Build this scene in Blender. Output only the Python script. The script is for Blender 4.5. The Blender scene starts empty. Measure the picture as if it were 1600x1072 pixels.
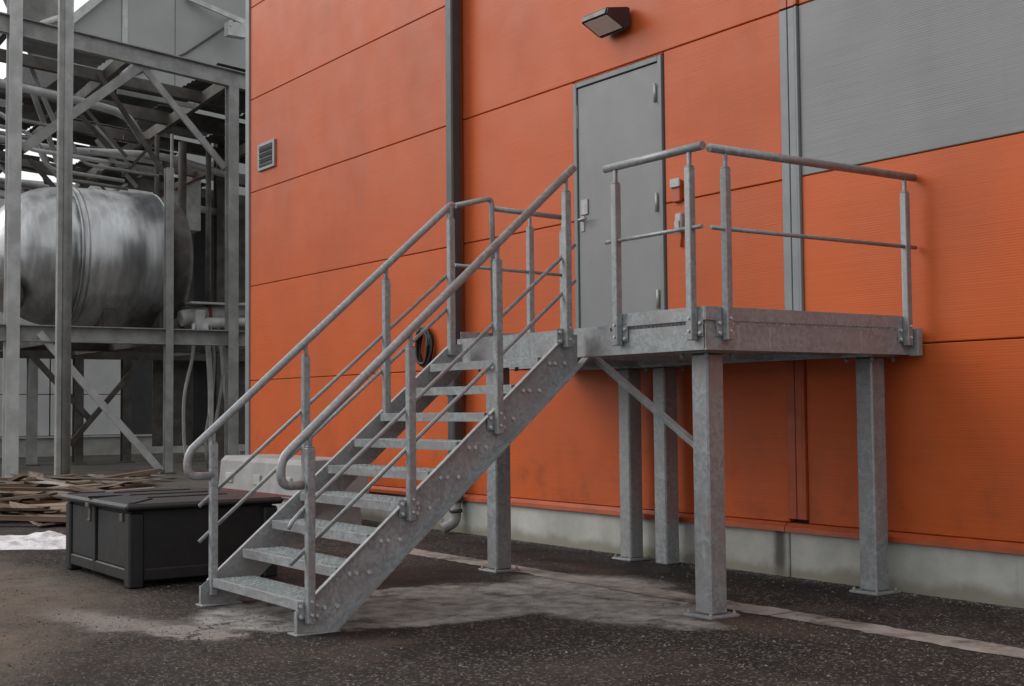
import bpy, bmesh, math, random
from mathutils import Vector, Matrix, noise as mn
random.seed(7)
S = bpy.context.scene
COL = S.collection
rad = math.radians

# ------------------------------------------------------------------ camera
cam_d = bpy.data.cameras.new('camera'); cam = bpy.data.objects.new('camera', cam_d); COL.objects.link(cam)
yaw, pitch, roll = 0.6127868, 0.0503802, -0.0091871
F = Vector((-math.cos(yaw)*math.cos(pitch), math.sin(yaw)*math.cos(pitch), math.sin(pitch)))
R0 = F.cross(Vector((0, 0, 1))).normalized(); U0 = R0.cross(F)
Rr = R0*math.cos(roll) + U0*math.sin(roll); Ur = -R0*math.sin(roll) + U0*math.cos(roll)
m = Matrix((Rr, Ur, -F)).transposed().to_4x4(); m.translation = Vector((0, -6.757, 1.179))
cam.matrix_world = m
cam_d.sensor_width = 36; cam_d.lens = 2026.85/1600*36
cam_d.clip_start = 0.05; cam_d.clip_end = 2000
S.camera = cam

# ------------------------------------------------------------------ world, sun, exposure
SUN_DIR = Vector((-0.62, -0.56, 0.60)).normalized()      # towards the light
elev = math.asin(SUN_DIR.z); azim = math.atan2(SUN_DIR.x, SUN_DIR.y)
W = bpy.data.worlds.new('World'); S.world = W; W.use_nodes = True
nt = W.node_tree; bg = nt.nodes['Background']
sky = nt.nodes.new('ShaderNodeTexSky'); sky.sky_type = 'NISHITA'; sky.sun_disc = False
sky.sun_elevation = elev; sky.sun_rotation = azim
sky.air_density = 1.0; sky.dust_density = 6.0; sky.ozone_density = 1.0
hs = nt.nodes.new('ShaderNodeHueSaturation'); hs.inputs['Saturation'].default_value = 0.12
cl = nt.nodes.new('ShaderNodeMix'); cl.data_type = 'RGBA'; cl.inputs[0].default_value = 0.72      # even cloud deck over the clear sky
cl.inputs[7].default_value = (6.2, 6.35, 6.5, 1)
nt.links.new(sky.outputs[0], hs.inputs['Color']); nt.links.new(hs.outputs[0], cl.inputs[6]); nt.links.new(cl.outputs[2], bg.inputs['Color'])
bg.inputs['Strength'].default_value = 0.13
sd = bpy.data.lights.new('sun', 'SUN'); sun = bpy.data.objects.new('sun', sd); COL.objects.link(sun)
sd.energy = 0.45; sd.angle = rad(32); sd.color = (1.0, 0.97, 0.93)
sun.rotation_euler = (-SUN_DIR).to_track_quat('-Z', 'Y').to_euler()
S.view_settings.view_transform = 'Standard'; S.view_settings.look = 'None'
S.view_settings.gamma = 1; S.view_settings.use_curve_mapping = False
S.view_settings.exposure = 0.45

# ------------------------------------------------------------------ materials
class NB:
    def __init__(s, name):
        s.m = bpy.data.materials.new(name); s.m.use_nodes = True
        s.t = s.m.node_tree; s.b = s.t.nodes['Principled BSDF']
        s.pos = s.n('ShaderNodeNewGeometry').outputs['Position']
    def n(s, kind, **kw):
        x = s.t.nodes.new(kind)
        for k, v in kw.items(): setattr(x, k, v)
        return x
    def l(s, a, b): s.t.links.new(a, b)
    def set(s, sock, v):
        if hasattr(v, 'is_linked') or isinstance(v, bpy.types.NodeSocket): s.l(v, sock)
        else: sock.default_value = v
    def vscale(s, v, xyz, loc=(0, 0, 0)):
        x = s.n('ShaderNodeMapping'); s.l(v, x.inputs['Vector']); x.inputs['Scale'].default_value = xyz; x.inputs['Location'].default_value = loc
        return x.outputs[0]
    def noise(s, scale, detail=4, rough=.55, vec=None, dist=0):
        x = s.n('ShaderNodeTexNoise'); s.l(vec or s.pos, x.inputs['Vector'])
        x.inputs['Scale'].default_value = scale; x.inputs['Detail'].default_value = detail
        x.inputs['Roughness'].default_value = rough; x.inputs['Distortion'].default_value = dist
        return x.outputs['Fac']
    def voro(s, scale, vec=None, out='Color', feature='F1'):
        x = s.n('ShaderNodeTexVoronoi', feature=feature); s.l(vec or s.pos, x.inputs['Vector']); x.inputs['Scale'].default_value = scale
        return x.outputs[out]
    def ramp(s, v, a, b, lo=0., hi=1.):
        x = s.n('ShaderNodeMapRange', interpolation_type='SMOOTHSTEP'); s.l(v, x.inputs['Value'])
        for k, q in zip(('From Min', 'From Max', 'To Min', 'To Max'), (a, b, lo, hi)): x.inputs[k].default_value = q
        return x.outputs[0]
    def math(s, op, a, b=0., c=None):
        x = s.n('ShaderNodeMath', operation=op); s.set(x.inputs[0], a); s.set(x.inputs[1], b)
        if c is not None: s.set(x.inputs[2], c)
        return x.outputs[0]
    def mix(s, f, a, b, mode='MIX'):
        x = s.n('ShaderNodeMix', data_type='RGBA', blend_type=mode); s.set(x.inputs[0], f)
        for i, v in ((6, a), (7, b)):
            if isinstance(v, tuple): v = (*v, 1) if len(v) == 3 else v
            s.set(x.inputs[i], v)
        return x.outputs[2]
    def bump(s, h, strength, dist=.01, prev=None):
        x = s.n('ShaderNodeBump'); s.l(h, x.inputs['Height']); x.inputs['Strength'].default_value = strength; x.inputs['Distance'].default_value = dist
        if prev: s.l(prev, x.inputs['Normal'])
        return x.outputs[0]
    def fin(s, color, rough, metal=0., normal=None, spec=None):
        s.set(s.b.inputs['Base Color'], (*color, 1) if isinstance(color, tuple) else color)
        s.set(s.b.inputs['Roughness'], rough); s.set(s.b.inputs['Metallic'], metal)
        if normal: s.l(normal, s.b.inputs['Normal'])
        if spec is not None: s.b.inputs['Specular IOR Level'].default_value = spec
        return s.m
    def xyz(s):
        x = s.n('ShaderNodeSeparateXYZ'); s.l(s.pos, x.inputs[0]); return x.outputs

def mat_panel(name, c, c2, rough=.38):
    b = NB(name); p = b.xyz()
    st = b.noise(1, 3, .6, b.vscale(b.pos, (1.3, 1, 70)))               # long horizontal streaks of the micro-ribs
    wob = b.math('MULTIPLY', b.noise(.8, 2), .012)
    rib = b.math('SINE', b.math('MULTIPLY', b.math('ADD', p[2], wob), 2*math.pi/.016))
    h = b.math('ADD', b.math('MULTIPLY', rib, b.ramp(b.noise(1.3, 3), .3, .7, .12, .5)), b.math('MULTIPLY', st, 1.6))
    dirt = b.ramp(b.noise(1.1, 5, .6, b.vscale(b.pos, (1, 1, .35))), .38, .75)
    oi = b.n('ShaderNodeObjectInfo').outputs['Random']
    col = b.mix(b.math('MULTIPLY', dirt, .8), c, c2)
    run = b.ramp(b.noise(1, 5, .6, b.vscale(b.pos, (7, 7, .45))), .58, .82, 0, .20)     # faint runs of road film
    col = b.mix(b.math('MULTIPLY', run, b.ramp(b.noise(.7, 2), .4, .65)), col, tuple(x*.45+.03 for x in c))
    col = b.mix(b.ramp(st, .35, .75, 0, .22), col, tuple(x*.55 for x in c))
    v = b.ramp(oi, 0, 1, .93, 1.05); hsv = b.n('ShaderNodeHueSaturation'); b.l(v, hsv.inputs['Value']); b.l(col, hsv.inputs['Color'])
    low = b.math('MULTIPLY', b.ramp(p[2], 1.3, .35, 0, 1), b.ramp(b.noise(4, 6, .65), .45, .8))   # splash dirt low down
    col = b.mix(b.math('MULTIPLY', low, .5), hsv.outputs[0], (.05, .035, .028))
    big = b.bump(b.noise(.75, 2, .4, b.vscale(b.pos, (1, 1, 1.4))), .30, .06)
    return b.fin(col, b.ramp(b.noise(2.5, 4), .3, .75, rough-.05, rough+.10), 0, b.bump(h, .12, .003, big), .24)

def mat_galv(name, a=(.225, .240, .247), c=(.345, .362, .37), metal=.34, tint=(.27, .245, .243), rough=.43, stain=.65):
    b = NB(name)
    spang = b.voro(55, b.vscale(b.pos, (1, 1, 1)))
    sv = b.n('ShaderNodeSeparateColor'); b.l(spang, sv.inputs[0])
    f = b.math('ADD', b.math('MULTIPLY', sv.outputs[0], .45), b.math('MULTIPLY', b.noise(9, 6, .65), .75))
    col = b.mix(b.ramp(f, .3, .95), a, c)
    col = b.mix(b.ramp(b.noise(4.2, 5, .6), .42, .66, 0, stain), col, tint)
    drip = b.noise(1, 4, .6, b.vscale(b.pos, (26, 26, 1.6)))
    col = b.mix(b.ramp(drip, .58, .8, 0, .45), col, (.50, .51, .51))
    sp = b.ramp(b.noise(45, 3, .7), .66, .76, 0, .55); col = b.mix(sp, col, (.10, .09, .085))
    return b.fin(col, b.ramp(f, .3, .9, rough-.08, rough+.14), metal, b.bump(b.noise(70, 3), .10, .004))

def mat_plain(name, c, rough=.5, metal=0., var=.3, scale=6, bump=.1, bscale=60, c2=None):
    b = NB(name)
    c2 = c2 or tuple(x*(1-var) for x in c)
    col = b.mix(b.ramp(b.noise(scale, 6, .62), .32, .72), c2, c)
    return b.fin(col, b.ramp(b.noise(scale*1.7, 3), .3, .7, max(rough-.07, .03), rough+.07), metal, b.bump(b.noise(bscale, 4), bump, .01))

ORANGE = mat_panel('orange_panel', (.53, .101, .0235), (.42, .090, .030))
GREYP = mat_panel('grey_panel', (.25, .252, .251), (.215, .217, .217))
FLASH = mat_plain('orange_flashing', (.42, .076, .019), .4, 0, .25, 5, .04)
TRIMG = mat_plain('grey_trim', (.215, .228, .235), .42, 0, .15, 4, .03)
TRIMO = mat_plain('orange_trim', (.46, .082, .021), .42, 0, .25, 4, .03)
DOORM = mat_plain('door_grey', (.195, .198, .197), .4, 0, .1, 2.5, .04, 40)
DOORF = mat_plain('door_frame_grey', (.17, .185, .19), .42, 0, .12, 4, .03)
PIPEG = mat_plain('dark_grey_pipe', (.062, .068, .073), .38, .2, .2, 4, .04)
DARK = mat_plain('dark_gap', (.015, .014, .014), .8)
LAMPB = mat_plain('lamp_brown', (.045, .036, .036), .4, .1, .25, 10, .03)
GALV = mat_galv('galvanised')
GALVD = mat_galv('galvanised_weathered', (.23, .235, .24), (.33, .338, .342), .2, (.30, .275, .275), .52, .5)
GRATE = mat_galv('galvanised_grating', (.36, .395, .395), (.56, .595, .59), .3, (.38, .39, .39), .45, .2)
BOLT = mat_plain('zinc_bolt', (.62, .62, .61), .35, .15, .3, 30)
STEEL = mat_plain('old_steel', (.36, .36, .345), .6, .05, .35, 3, .1, 40)
STEELL = mat_plain('pale_steel', (.56, .56, .55), .55, .05, .3, 3, .08, 40)
STEELD = mat_plain('dark_steel', (.115, .108, .098), .7, .02, .4, 3, .1, 40, (.06, .046, .038))
BLACK = mat_plain('black_plastic', (.0145, .0145, .015), .48, 0, .3, 5, .12, 35)
BLACKP = mat_plain('black_panel', (.0105, .0105, .011), .55, 0, .35, 6, .2, 28)
SHEET = mat_plain('dark_sheet', (.05, .05, .051), .6, 0, .3, 2, .1, 20)
CLAD = mat_plain('grey_cladding', (.33, .335, .33), .55, 0, .12, .8, .03)
CLADL = mat_plain('light_cladding', (.66, .66, .66), .55, 0, .15, 1.2, .03)
WHITEP = mat_plain('white_insulation', (.62, .62, .60), .6, 0, .35, 4, .2, 12)
RED = mat_plain('faded_red', (.22, .05, .045), .6, 0, .4, 8)
CHROME = mat_plain('handle_metal', (.36, .355, .345), .38, .35, .25, 20, .02)

def mat_glass():
    b = NB('lamp_glass'); ribs = b.math('SINE', b.math('MULTIPLY', b.xyz()[0], 260.))
    b.b.inputs['Transmission Weight'].default_value = .1
    return b.fin((.86, .84, .79), .22, 0, b.bump(ribs, .3, .003))
GLASS = mat_glass()
def mat_mirror():
    return mat_plain('lamp_reflector', (.62, .60, .55), .3, .8, .1, 20, .05)
REFL = mat_mirror()

def mat_tank():
    b = NB('tank_sheet'); v = b.noise(1, 5, .6, b.vscale(b.pos, (5, 9, 1.2)))
    col = b.mix(b.ramp(v, .35, .7), (.40, .405, .41), (.56, .565, .57))
    col = b.mix(b.ramp(b.noise(3, 5, .7), .58, .85, 0, .35), col, (.30, .29, .27))
    dent = b.bump(b.noise(1, 3, .5, b.vscale(b.pos, (1.2, 5, .5))), .05, .06)
    return b.fin(col, b.ramp(v, .3, .75, .33, .44), .85, b.bump(b.noise(18, 4), .08, .02, dent))
TANK = mat_tank()

def mat_concrete(name, c, wet=True):
    b = NB(name); p = b.xyz()
    n1 = b.noise(2.4, 7, .62); col = b.mix(b.ramp(n1, .3, .75), tuple(x*.68 for x in c), c)
    pores = b.ramp(b.voro(90, None, 'Distance'), .06, .22); col = b.mix(b.math('MULTIPLY', b.math('SUBTRACT', 1., pores), .3), col, tuple(x*.4 for x in c))
    if wet:
        edge = b.math('ADD', p[2], b.math('MULTIPLY', b.math('SUBTRACT', b.noise(2.2, 5, .6), .5), .22))
        damp = b.ramp(edge, .12, .03); col = b.mix(b.math('MULTIPLY', damp, .75), col, (.185, .166, .115))
        streak = b.noise(1, 4, .6, b.vscale(b.pos, (5, 5, .5)))
        col = b.mix(b.ramp(streak, .62, .78, 0, .4), col, (.17, .155, .12))
        d = b.math('ABSOLUTE', b.math('ADD', p[0], 6.37)); w = b.math('MULTIPLY', b.ramp(b.math('ADD', d, b.math('MULTIPLY', n1, .08)), .12, .05), b.ramp(p[2], .0, .1, .5, 1))
        col = b.mix(b.math('MULTIPLY', w, .85), col, (.035, .03, .024))
    return b.fin(col, .8, 0, b.bump(b.noise(40, 6, .7), .25, .01))
CONC = mat_concrete('plinth_concrete', (.50, .495, .455))
CONCB = mat_concrete('barrier_concrete', (.36, .35, .34), False)
CONCF = mat_concrete('far_plinth_concrete', (.46, .45, .42), False)

def mat_wood():
    b = NB('old_board'); oi = b.n('ShaderNodeObjectInfo').outputs['Random']
    tc = b.n('ShaderNodeTexCoord').outputs['Object']
    g = b.noise(1, 5, .6, b.vscale(tc, (1.2, 26, 26)))
    cr = b.n('ShaderNodeValToRGB'); b.l(oi, cr.inputs[0]); e = cr.color_ramp.elements
    e[0].color = (.10, .058, .034, 1); e[1].color = (.52, .46, .40, 1)
    for p_, c_ in ((.3, (.23, .145, .09, 1)), (.55, (.36, .28, .21, 1)), (.8, (.17, .135, .11, 1))):
        x = e.new(p_); x.color = c_
    col = b.mix(b.ramp(g, .35, .7, .1, .75), cr.outputs[0], (.045, .03, .02))
    return b.fin(col, .8, 0, b.bump(g, .3, .01))
WOOD = mat_wood()

def mat_snow():
    b = NB('old_snow'); n = b.noise(9, 6, .6)
    col = b.mix(b.ramp(n, .3, .6), (.42, .42, .44), (.76, .77, .79))
    col = b.mix(b.ramp(b.noise(60, 3, .7), .58, .72, 0, .75), col, (.14, .115, .09))
    b.b.inputs['Subsurface Weight'].default_value = .15
    return b.fin(col, .7, 0, b.bump(b.noise(30, 5), .4, .02))
SNOW = mat_snow()

def mat_ground():
    b = NB('asphalt')
    wob = b.n('ShaderNodeTexNoise'); b.l(b.pos, wob.inputs['Vector']); wob.inputs['Scale'].default_value = 1.5; wob.inputs['Detail'].default_value = 7; wob.inputs['Roughness'].default_value = .74
    vm = b.n('ShaderNodeVectorMath', operation='MULTIPLY_ADD'); b.l(wob.outputs['Color'], vm.inputs[0]); vm.inputs[1].default_value = (.75, .75, 0)
    off = b.n('ShaderNodeVectorMath', operation='ADD'); b.l(b.pos, off.inputs[0]); off.inputs[1].default_value = (-.375, -.375, 0)
    b.l(off.outputs[0], vm.inputs[2]); wp = vm.outputs[0]
    def ell(cx, cy, rx, ry, deg, soft=.5):
        mp = b.n('ShaderNodeMapping', vector_type='TEXTURE'); b.l(wp, mp.inputs['Vector'])
        mp.inputs['Location'].default_value = (cx, cy, 0); mp.inputs['Rotation'].default_value = (0, 0, rad(deg)); mp.inputs['Scale'].default_value = (rx, ry, 1)
        s = b.n('ShaderNodeSeparateXYZ'); b.l(mp.outputs[0], s.inputs[0])
        r = b.math('POWER', b.math('ADD', b.math('MULTIPLY', s.outputs[0], s.outputs[0]), b.math('MULTIPLY', s.outputs[1], s.outputs[1])), .5)
        return b.ramp(r, 1, 1-soft)
    agg = b.voro(75); sc = b.n('ShaderNodeSeparateColor'); b.l(agg, sc.inputs[0])
    fine = b.noise(38, 6, .75)
    base = b.mix(b.ramp(b.noise(.55, 6, .6), .35, .68), (.017, .0145, .0135), (.050, .042, .037))
    base = b.mix(b.ramp(sc.outputs[0], .72, .98, 0, .75), base, (.20, .18, .165))
    base = b.mix(b.ramp(fine, .50, .32, 0, .8), base, (.018, .016, .015))
    base = b.mix(b.ramp(b.noise(.9, 6, .65), .5, .72, 0, .75), base, (.088, .066, .052))
    base = b.mix(b.ramp(b.noise(1.7, 7, .7), .50, .36, 0, .6), base, (.020, .017, .016))
    tan = b.math('MAXIMUM', ell(-9.9, -4.75, 3.6, 1.05, 3, .6), ell(-6.9, -5.2, 1.9, .75, -20, .9))
    col = b.mix(b.math('MULTIPLY', tan, b.ramp(b.noise(5, 6, .7), .25, .7, .55, 1.0)), base, (.185, .144, .112))
    pale = b.math('MAXIMUM', b.math('MULTIPLY', ell(-7.25, -4.33, 1.1, .25, 12, .8), .8), ell(-6.70, -4.17, .34, .19, 25, .35))
    col = b.mix(b.math('MULTIPLY', pale, b.ramp(fine, .25, .6, .35, .85)), col, (.38, .34, .31))
    pad = b.math('MAXIMUM', ell(-6.86, -2.75, .80, 1.42, -6, .15), b.math('MAXIMUM', ell(-6.4, -1.55, 1.25, .66, -25, .3), ell(-5.75, -2.0, .85, .22, 12, .5)))
    wear = b.ramp(b.noise(3.2, 8, .72), .36, .48, .30, 1)
    col = b.mix(b.math('MULTIPLY', b.math('MULTIPLY', pad, wear), .85), col, b.mix(b.ramp(b.noise(7, 6, .65), .3, .7), (.20, .192, .18), (.46, .445, .42)))
    rust = b.math('MAXIMUM', ell(-4.95, -1.62, .6, .35, 0, .8), ell(-7.6, -.75, .7, .3, 0, .8))
    col = b.mix(b.math('MULTIPLY', rust, .55), col, (.105, .066, .045))
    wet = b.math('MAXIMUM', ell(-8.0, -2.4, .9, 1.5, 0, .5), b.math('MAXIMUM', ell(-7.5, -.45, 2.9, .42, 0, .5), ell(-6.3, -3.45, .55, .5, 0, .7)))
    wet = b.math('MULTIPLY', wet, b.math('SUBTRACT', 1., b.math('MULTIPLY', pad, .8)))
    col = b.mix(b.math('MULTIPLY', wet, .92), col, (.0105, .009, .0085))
    ck = b.voro(.42, wp, 'Distance', 'DISTANCE_TO_EDGE'); col = b.mix(b.math('MULTIPLY', b.ramp(ck, .006, .0015), b.ramp(b.noise(.8, 2), .45, .6)), col, (.008, .007, .007))
    far = b.math('MULTIPLY', b.ramp(b.xyz()[0], -13, -19), 1.)
    col = b.mix(b.math('MULTIPLY', far, b.ramp(b.noise(.9, 6, .65), .3, .65, .3, .9)), col, (.16, .145, .125))
    h = b.math('ADD', b.math('MULTIPLY', sc.outputs[1], .6), fine)
    return b.fin(col, b.ramp(b.math('SUBTRACT', b.noise(2, 5), b.math('MULTIPLY', wet, .2)), .2, .65, .62, .92), 0, b.bump(h, .9, .02, b.bump(b.noise(3, 4), .25, .06)), .2)
GROUND = mat_ground()
def mat_strip():
    b = NB('worn_strip'); n = b.noise(5, 7, .68)
    col = b.mix(b.ramp(n, .3, .7), (.16, .138, .122), (.33, .30, .275))
    col = b.mix(b.ramp(b.noise(2, 6, .7), .52, .68, 0, .9), col, (.045, .037, .032))
    return b.fin(col, .85, 0, b.bump(b.noise(60, 5, .7), .4, .01))
STRIP = mat_strip()
def mat_chip():
    b = NB('stone_chip'); v = b.voro(37); s = b.n('ShaderNodeSeparateColor'); b.l(v, s.inputs[0])
    col = b.mix(b.ramp(s.outputs[0], .2, 1.), (.032, .027, .024), (.19, .17, .152))
    return b.fin(col, .85)
CHIP = mat_chip()

# ------------------------------------------------------------------ mesh helpers
class M:
    def __init__(s): s.bm = bmesh.new()
    def hull(s, vs, fs):
        v = [s.bm.verts.new(p) for p in vs]
        return [s.bm.faces.new([v[i] for i in f]) for f in fs]
    def box(s, c, d, rot=None, bev=0.):
        t = bmesh.new(); bmesh.ops.create_cube(t, size=1)
        for v in t.verts: v.co = Vector((v.co.x*d[0], v.co.y*d[1], v.co.z*d[2]))
        if bev: bmesh.ops.bevel(t, geom=t.edges[:], offset=min(bev, min(d)*.45), segments=1, affect='EDGES')
        for v in t.verts:
            if rot is not None: v.co = rot @ v.co
            v.co += Vector(c)
        s.join(t); return s
    def b2(s, lo, hi, bev=0.):
        return s.box([(a+b)/2 for a, b in zip(lo, hi)], [abs(b-a) for a, b in zip(lo, hi)], None, bev)
    def join(s, t):
        vm = {v: s.bm.verts.new(v.co) for v in t.verts}
        for f in t.faces:
            try: nf = s.bm.faces.new([vm[v] for v in f.verts]); nf.smooth = f.smooth
            except ValueError: pass
        t.free()
    def bar(s, p, q, w, h, up=(0, 0, 1), bev=0.):
        p, q = Vector(p), Vector(q); d = (q-p); L = d.length; d.normalize()
        up = Vector(up); side = d.cross(up)
        if side.length < 1e-4: side = d.cross(Vector((1, 0, 0)))
        side.normalize(); up = side.cross(d)
        return s.box((p+q)/2, (L, w, h), Matrix((d, side, up)).transposed(), bev)
    def prism(s, poly, vec):
        vec = Vector(vec); n = len(poly); a = [s.bm.verts.new(p) for p in poly]; b = [s.bm.verts.new(Vector(p)+vec) for p in poly]
        fs = [s.bm.faces.new(a[::-1]), s.bm.faces.new(b)]
        for i in range(n): fs.append(s.bm.faces.new((a[i], a[(i+1) % n], b[(i+1) % n], b[i])))
        return s
    def tube(s, path, r, n=12, caps=True, r2=None):
        path = [Vector(p) for p in path]; rings = []
        t0 = (path[1]-path[0]).normalized(); ref = Vector((0, 0, 1)) if abs(t0.z) < .9 else Vector((1, 0, 0))
        for i, p in enumerate(path):
            if i == 0: t = path[1]-p
            elif i == len(path)-1: t = p-path[i-1]
            else: t = (path[i+1]-p).normalized()+(p-path[i-1]).normalized()
            t.normalize(); ref = (ref-t*ref.dot(t)).normalized(); sd_ = t.cross(ref)
            rr = r if r2 is None else r+(r2-r)*i/(len(path)-1)
            rings.append([s.bm.verts.new(p+(ref*math.cos(a)+sd_*math.sin(a))*rr) for a in [2*math.pi*k/n for k in range(n)]])
        for a, b in zip(rings, rings[1:]):
            for k in range(n):
                f = s.bm.faces.new((a[k], a[(k+1) % n], b[(k+1) % n], b[k])); f.smooth = True
        if caps: s.bm.faces.new(rings[0][::-1]); s.bm.faces.new(rings[-1])
        return s
    def cyl(s, p, q, r, n=12): return s.tube([p, q], r, n)
    def bolt(s, p, d, r=.011, h=.011):
        p = Vector(p); d = Vector(d).normalized(); return s.tube([p, p+d*h], r, 6)
    def mesh(s, name, off=(0, 0, 0)):
        off = Vector(off)
        for v in s.bm.verts: v.co -= off
        bmesh.ops.recalc_face_normals(s.bm, faces=s.bm.faces[:])
        me = bpy.data.meshes.new(name); s.bm.to_mesh(me); s.bm.free(); return me

def fillet(pts, r, k=5):
    pts = [Vector(p) for p in pts]; out = [pts[0]]
    for a, p, b in zip(pts, pts[1:], pts[2:]):
        d1 = (a-p); d2 = (b-p); q = min(r, d1.length*.45, d2.length*.45); u = p+d1.normalized()*q; w = p+d2.normalized()*q
        for i in range(k+1):
            t = i/k; out.append(u*(1-t)**2 + p*2*t*(1-t) + w*t*t)
    return out+[pts[-1]]

def wloc(o):
    v = Vector((0, 0, 0))
    while o: v += o.location; o = o.parent
    return v
def tag(o, label=None, cat=None, group=None, kind=None):
    if label: o['label'] = label
    if cat: o['category'] = cat
    if group: o['group'] = group
    if kind: o['kind'] = kind
    return o
def thing(name, loc, label, cat, group=None):
    o = bpy.data.objects.new(name, None); COL.objects.link(o); o.location = loc; o.empty_display_size = .2
    return tag(o, label, cat, group)
def part(name, mb, mat, parent=None, kind=None, label=None):
    me = mb.mesh(name, wloc(parent)) if isinstance(mb, M) else mb
    if not me.materials: me.materials.append(mat)
    o = bpy.data.objects.new(name, me); COL.objects.link(o)
    if parent: o.parent = parent
    return tag(o, label, None, None, kind)
def shared(name, me, parent, loc, mat=None, kind=None):
    if mat and not me.materials: me.materials.append(mat)
    o = bpy.data.objects.new(name, me); COL.objects.link(o); o.parent = parent; o.location = Vector(loc)-wloc(parent)
    return tag(o, kind=kind)
V = Vector

# ------------------------------------------------------------------ ground
g = M(); g.hull([(-300, -300, 0), (300, -300, 0), (300, 300, 0), (-300, 300, 0)], [(0, 1, 2, 3)])
part('ground', g, GROUND, kind='structure')
# worn flush strip parallel to the wall, in slabs with ragged edges
sr = random.Random(3); x = -9.9
q = M(); q.hull([(-14, -1.28, .004), (-9.95, -1.28, .004), (-9.95, -1.11, .004), (-14, -1.11, .004)], [(0, 1, 2, 3)])
strip_root = part('kerb_strip', q, STRIP, kind='structure')
while x < 6:
    L = sr.uniform(1.3, 2.0); q = M(); n = 44; top = []; bot = []
    for i in range(n+1):
        xx = x+(L-.015)*i/n
        dy = .035*(mn.noise(V((xx*3.1, 0, 5)))+.6*mn.noise(V((xx*11, 3, 5))))
        base = -1.235-.015*math.sin(xx*.9) + (.10 if xx > -5 else .10*(xx+9.9)/4.9*0)*0
        top.append((xx, base+.115+dy, .004)); bot.append((xx, base-.115+.045*(mn.noise(V((xx*2.7, 9, 1)))+.7*mn.noise(V((xx*13, 4, 1)))), .004))
    vs = bot+top; fs = [(i, i+1, n+2+i, n+1+i) for i in range(n)]
    q.hull(vs, fs); part('kerb_slab', q, STRIP, strip_root, kind=None); x += L

# ------------------------------------------------------------------ warehouse
bld = thing('warehouse', (-10, .5, 0), 'orange panelled warehouse with a grey panel at right, grey door and concrete plinth', 'building')
E0, PH = .361, 1.2
part('wall', M().b2((-15.42, .055, .30), (4, 14, 9.98)), DARK, bld)
part('roof', M().b2((-15.6, -.06, 9.985), (4.1, 14.1, 10.12)), TRIMG, bld)
def panel(x0, x1, z0, z1, mat):
    part('wall_panel', M().b2((x0, 0, z0), (x1, .05, z1), .006), mat, bld)
GAP = .0035
for k in range(8):
    z0, z1 = E0+PH*k+GAP, E0+PH*(k+1)-GAP
    if k == 0: z0 = .375
    panel(-15.40, -10.53, z0, z1, ORANGE)
    if k in (1, 2):
        panel(-10.41, -8.665, z0, z1, ORANGE); panel(-7.512, -6.29, z0, z1, ORANGE)
        if k == 1: panel(-8.655, -7.522, z0, 1.655, ORANGE)
        else: panel(-8.655, -7.522, 3.945, z1, ORANGE)
    else: panel(-10.41, -6.29, z0, z1, ORANGE)
    gm = GREYP if k == 2 else ORANGE
    panel(-6.115, -1.6, z0, z1, gm); panel(-1.58, 3.98, z0, z1, gm)
# vertical joint trims: cover strips standing proud of the panels
for z0, z1, mm in ((.40, 1.555, TRIMO), (1.567, 3.955, TRIMG), (3.967, 9.95, TRIMO)):
    t = M(); t.b2((-6.287, -.012, z0), (-6.215, .05, z1), .003); t.b2((-6.207, -.012, z0), (-6.145, .05, z1), .003); t.b2((-6.139, -.022, z0), (-6.118, .05, z1), .003)
    part('vertical_trim', t, mm, bld)
part('vertical_trim', M().b2((-10.523, -.006, .40), (-10.497, .05, 9.95), .003).b2((-10.488, -.02, .40), (-10.418, .05, 9.95), .004), TRIMO, bld)
part('corner_trim', M().b2((-15.52, -.02, .30), (-15.405, .06, 9.95), .006).b2((-15.56, .061, .30), (-15.43, .18, 9.95), .004), TRIMG, bld)
# base flashing, with a lap joint
for x0, x1 in ((-15.45, -6.30), (-6.292, 0), (.006, 3.98)):
    part('base_flashing', M().prism([(x0, .04, .372), (x0, -.012, .372), (x0, -.045, .345), (x0, -.048, .312), (x0, -.040, .310), (x0, .04, .335)], (x1-x0, 0, 0)), FLASH, bld)
# plinth of precast blocks
px = [-15.5, -10.8, -6.285, -1.6, 3.98]
for a, b_ in zip(px, px[1:]):
    part('plinth_block', M().b2((a+.006, -.012, -.25), (b_-.006, .3, .334), .008), CONC, bld)
# door
door = part('door', M().b2((-8.598, -.004, 1.675), (-7.577, .04, 3.888), .004), DOORM, bld)
part('door_frame', M().b2((-8.650, -.018, 1.66), (-8.606, .05, 3.938), .003).b2((-7.570, -.018, 1.66), (-7.527, .05, 3.938), .003).b2((-8.6055, -.018, 3.895), (-7.5705, .05, 3.938), .003), DOORF, door)
for z in (3.645, 2.78, 2.02):
    part('hinge', M().cyl((-7.592, -.024, z-.075), (-7.592, -.024, z+.075), .013, 8).b2((-7.625, -.010, z-.06), (-7.598, -.0035, z+.06), .002), CHROME, door)
part('lock_plate', M().b2((-8.565, -.016, 2.80), (-8.47, -.0045, 2.93), .004), CHROME, door)
part('handle', M().tube(fillet([(-8.545, -.004, 2.755), (-8.545, -.06, 2.755), (-8.435, -.06, 2.755)], .02), .011, 8).b2((-8.572, -.012, 2.66), (-8.522, -.0045, 2.795), .004), CHROME, door)
part('weather_strip', M().b2((-8.604, -.013, 3.55), (-8.5985, -.0045, 3.75)), CHROME, door)

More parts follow.
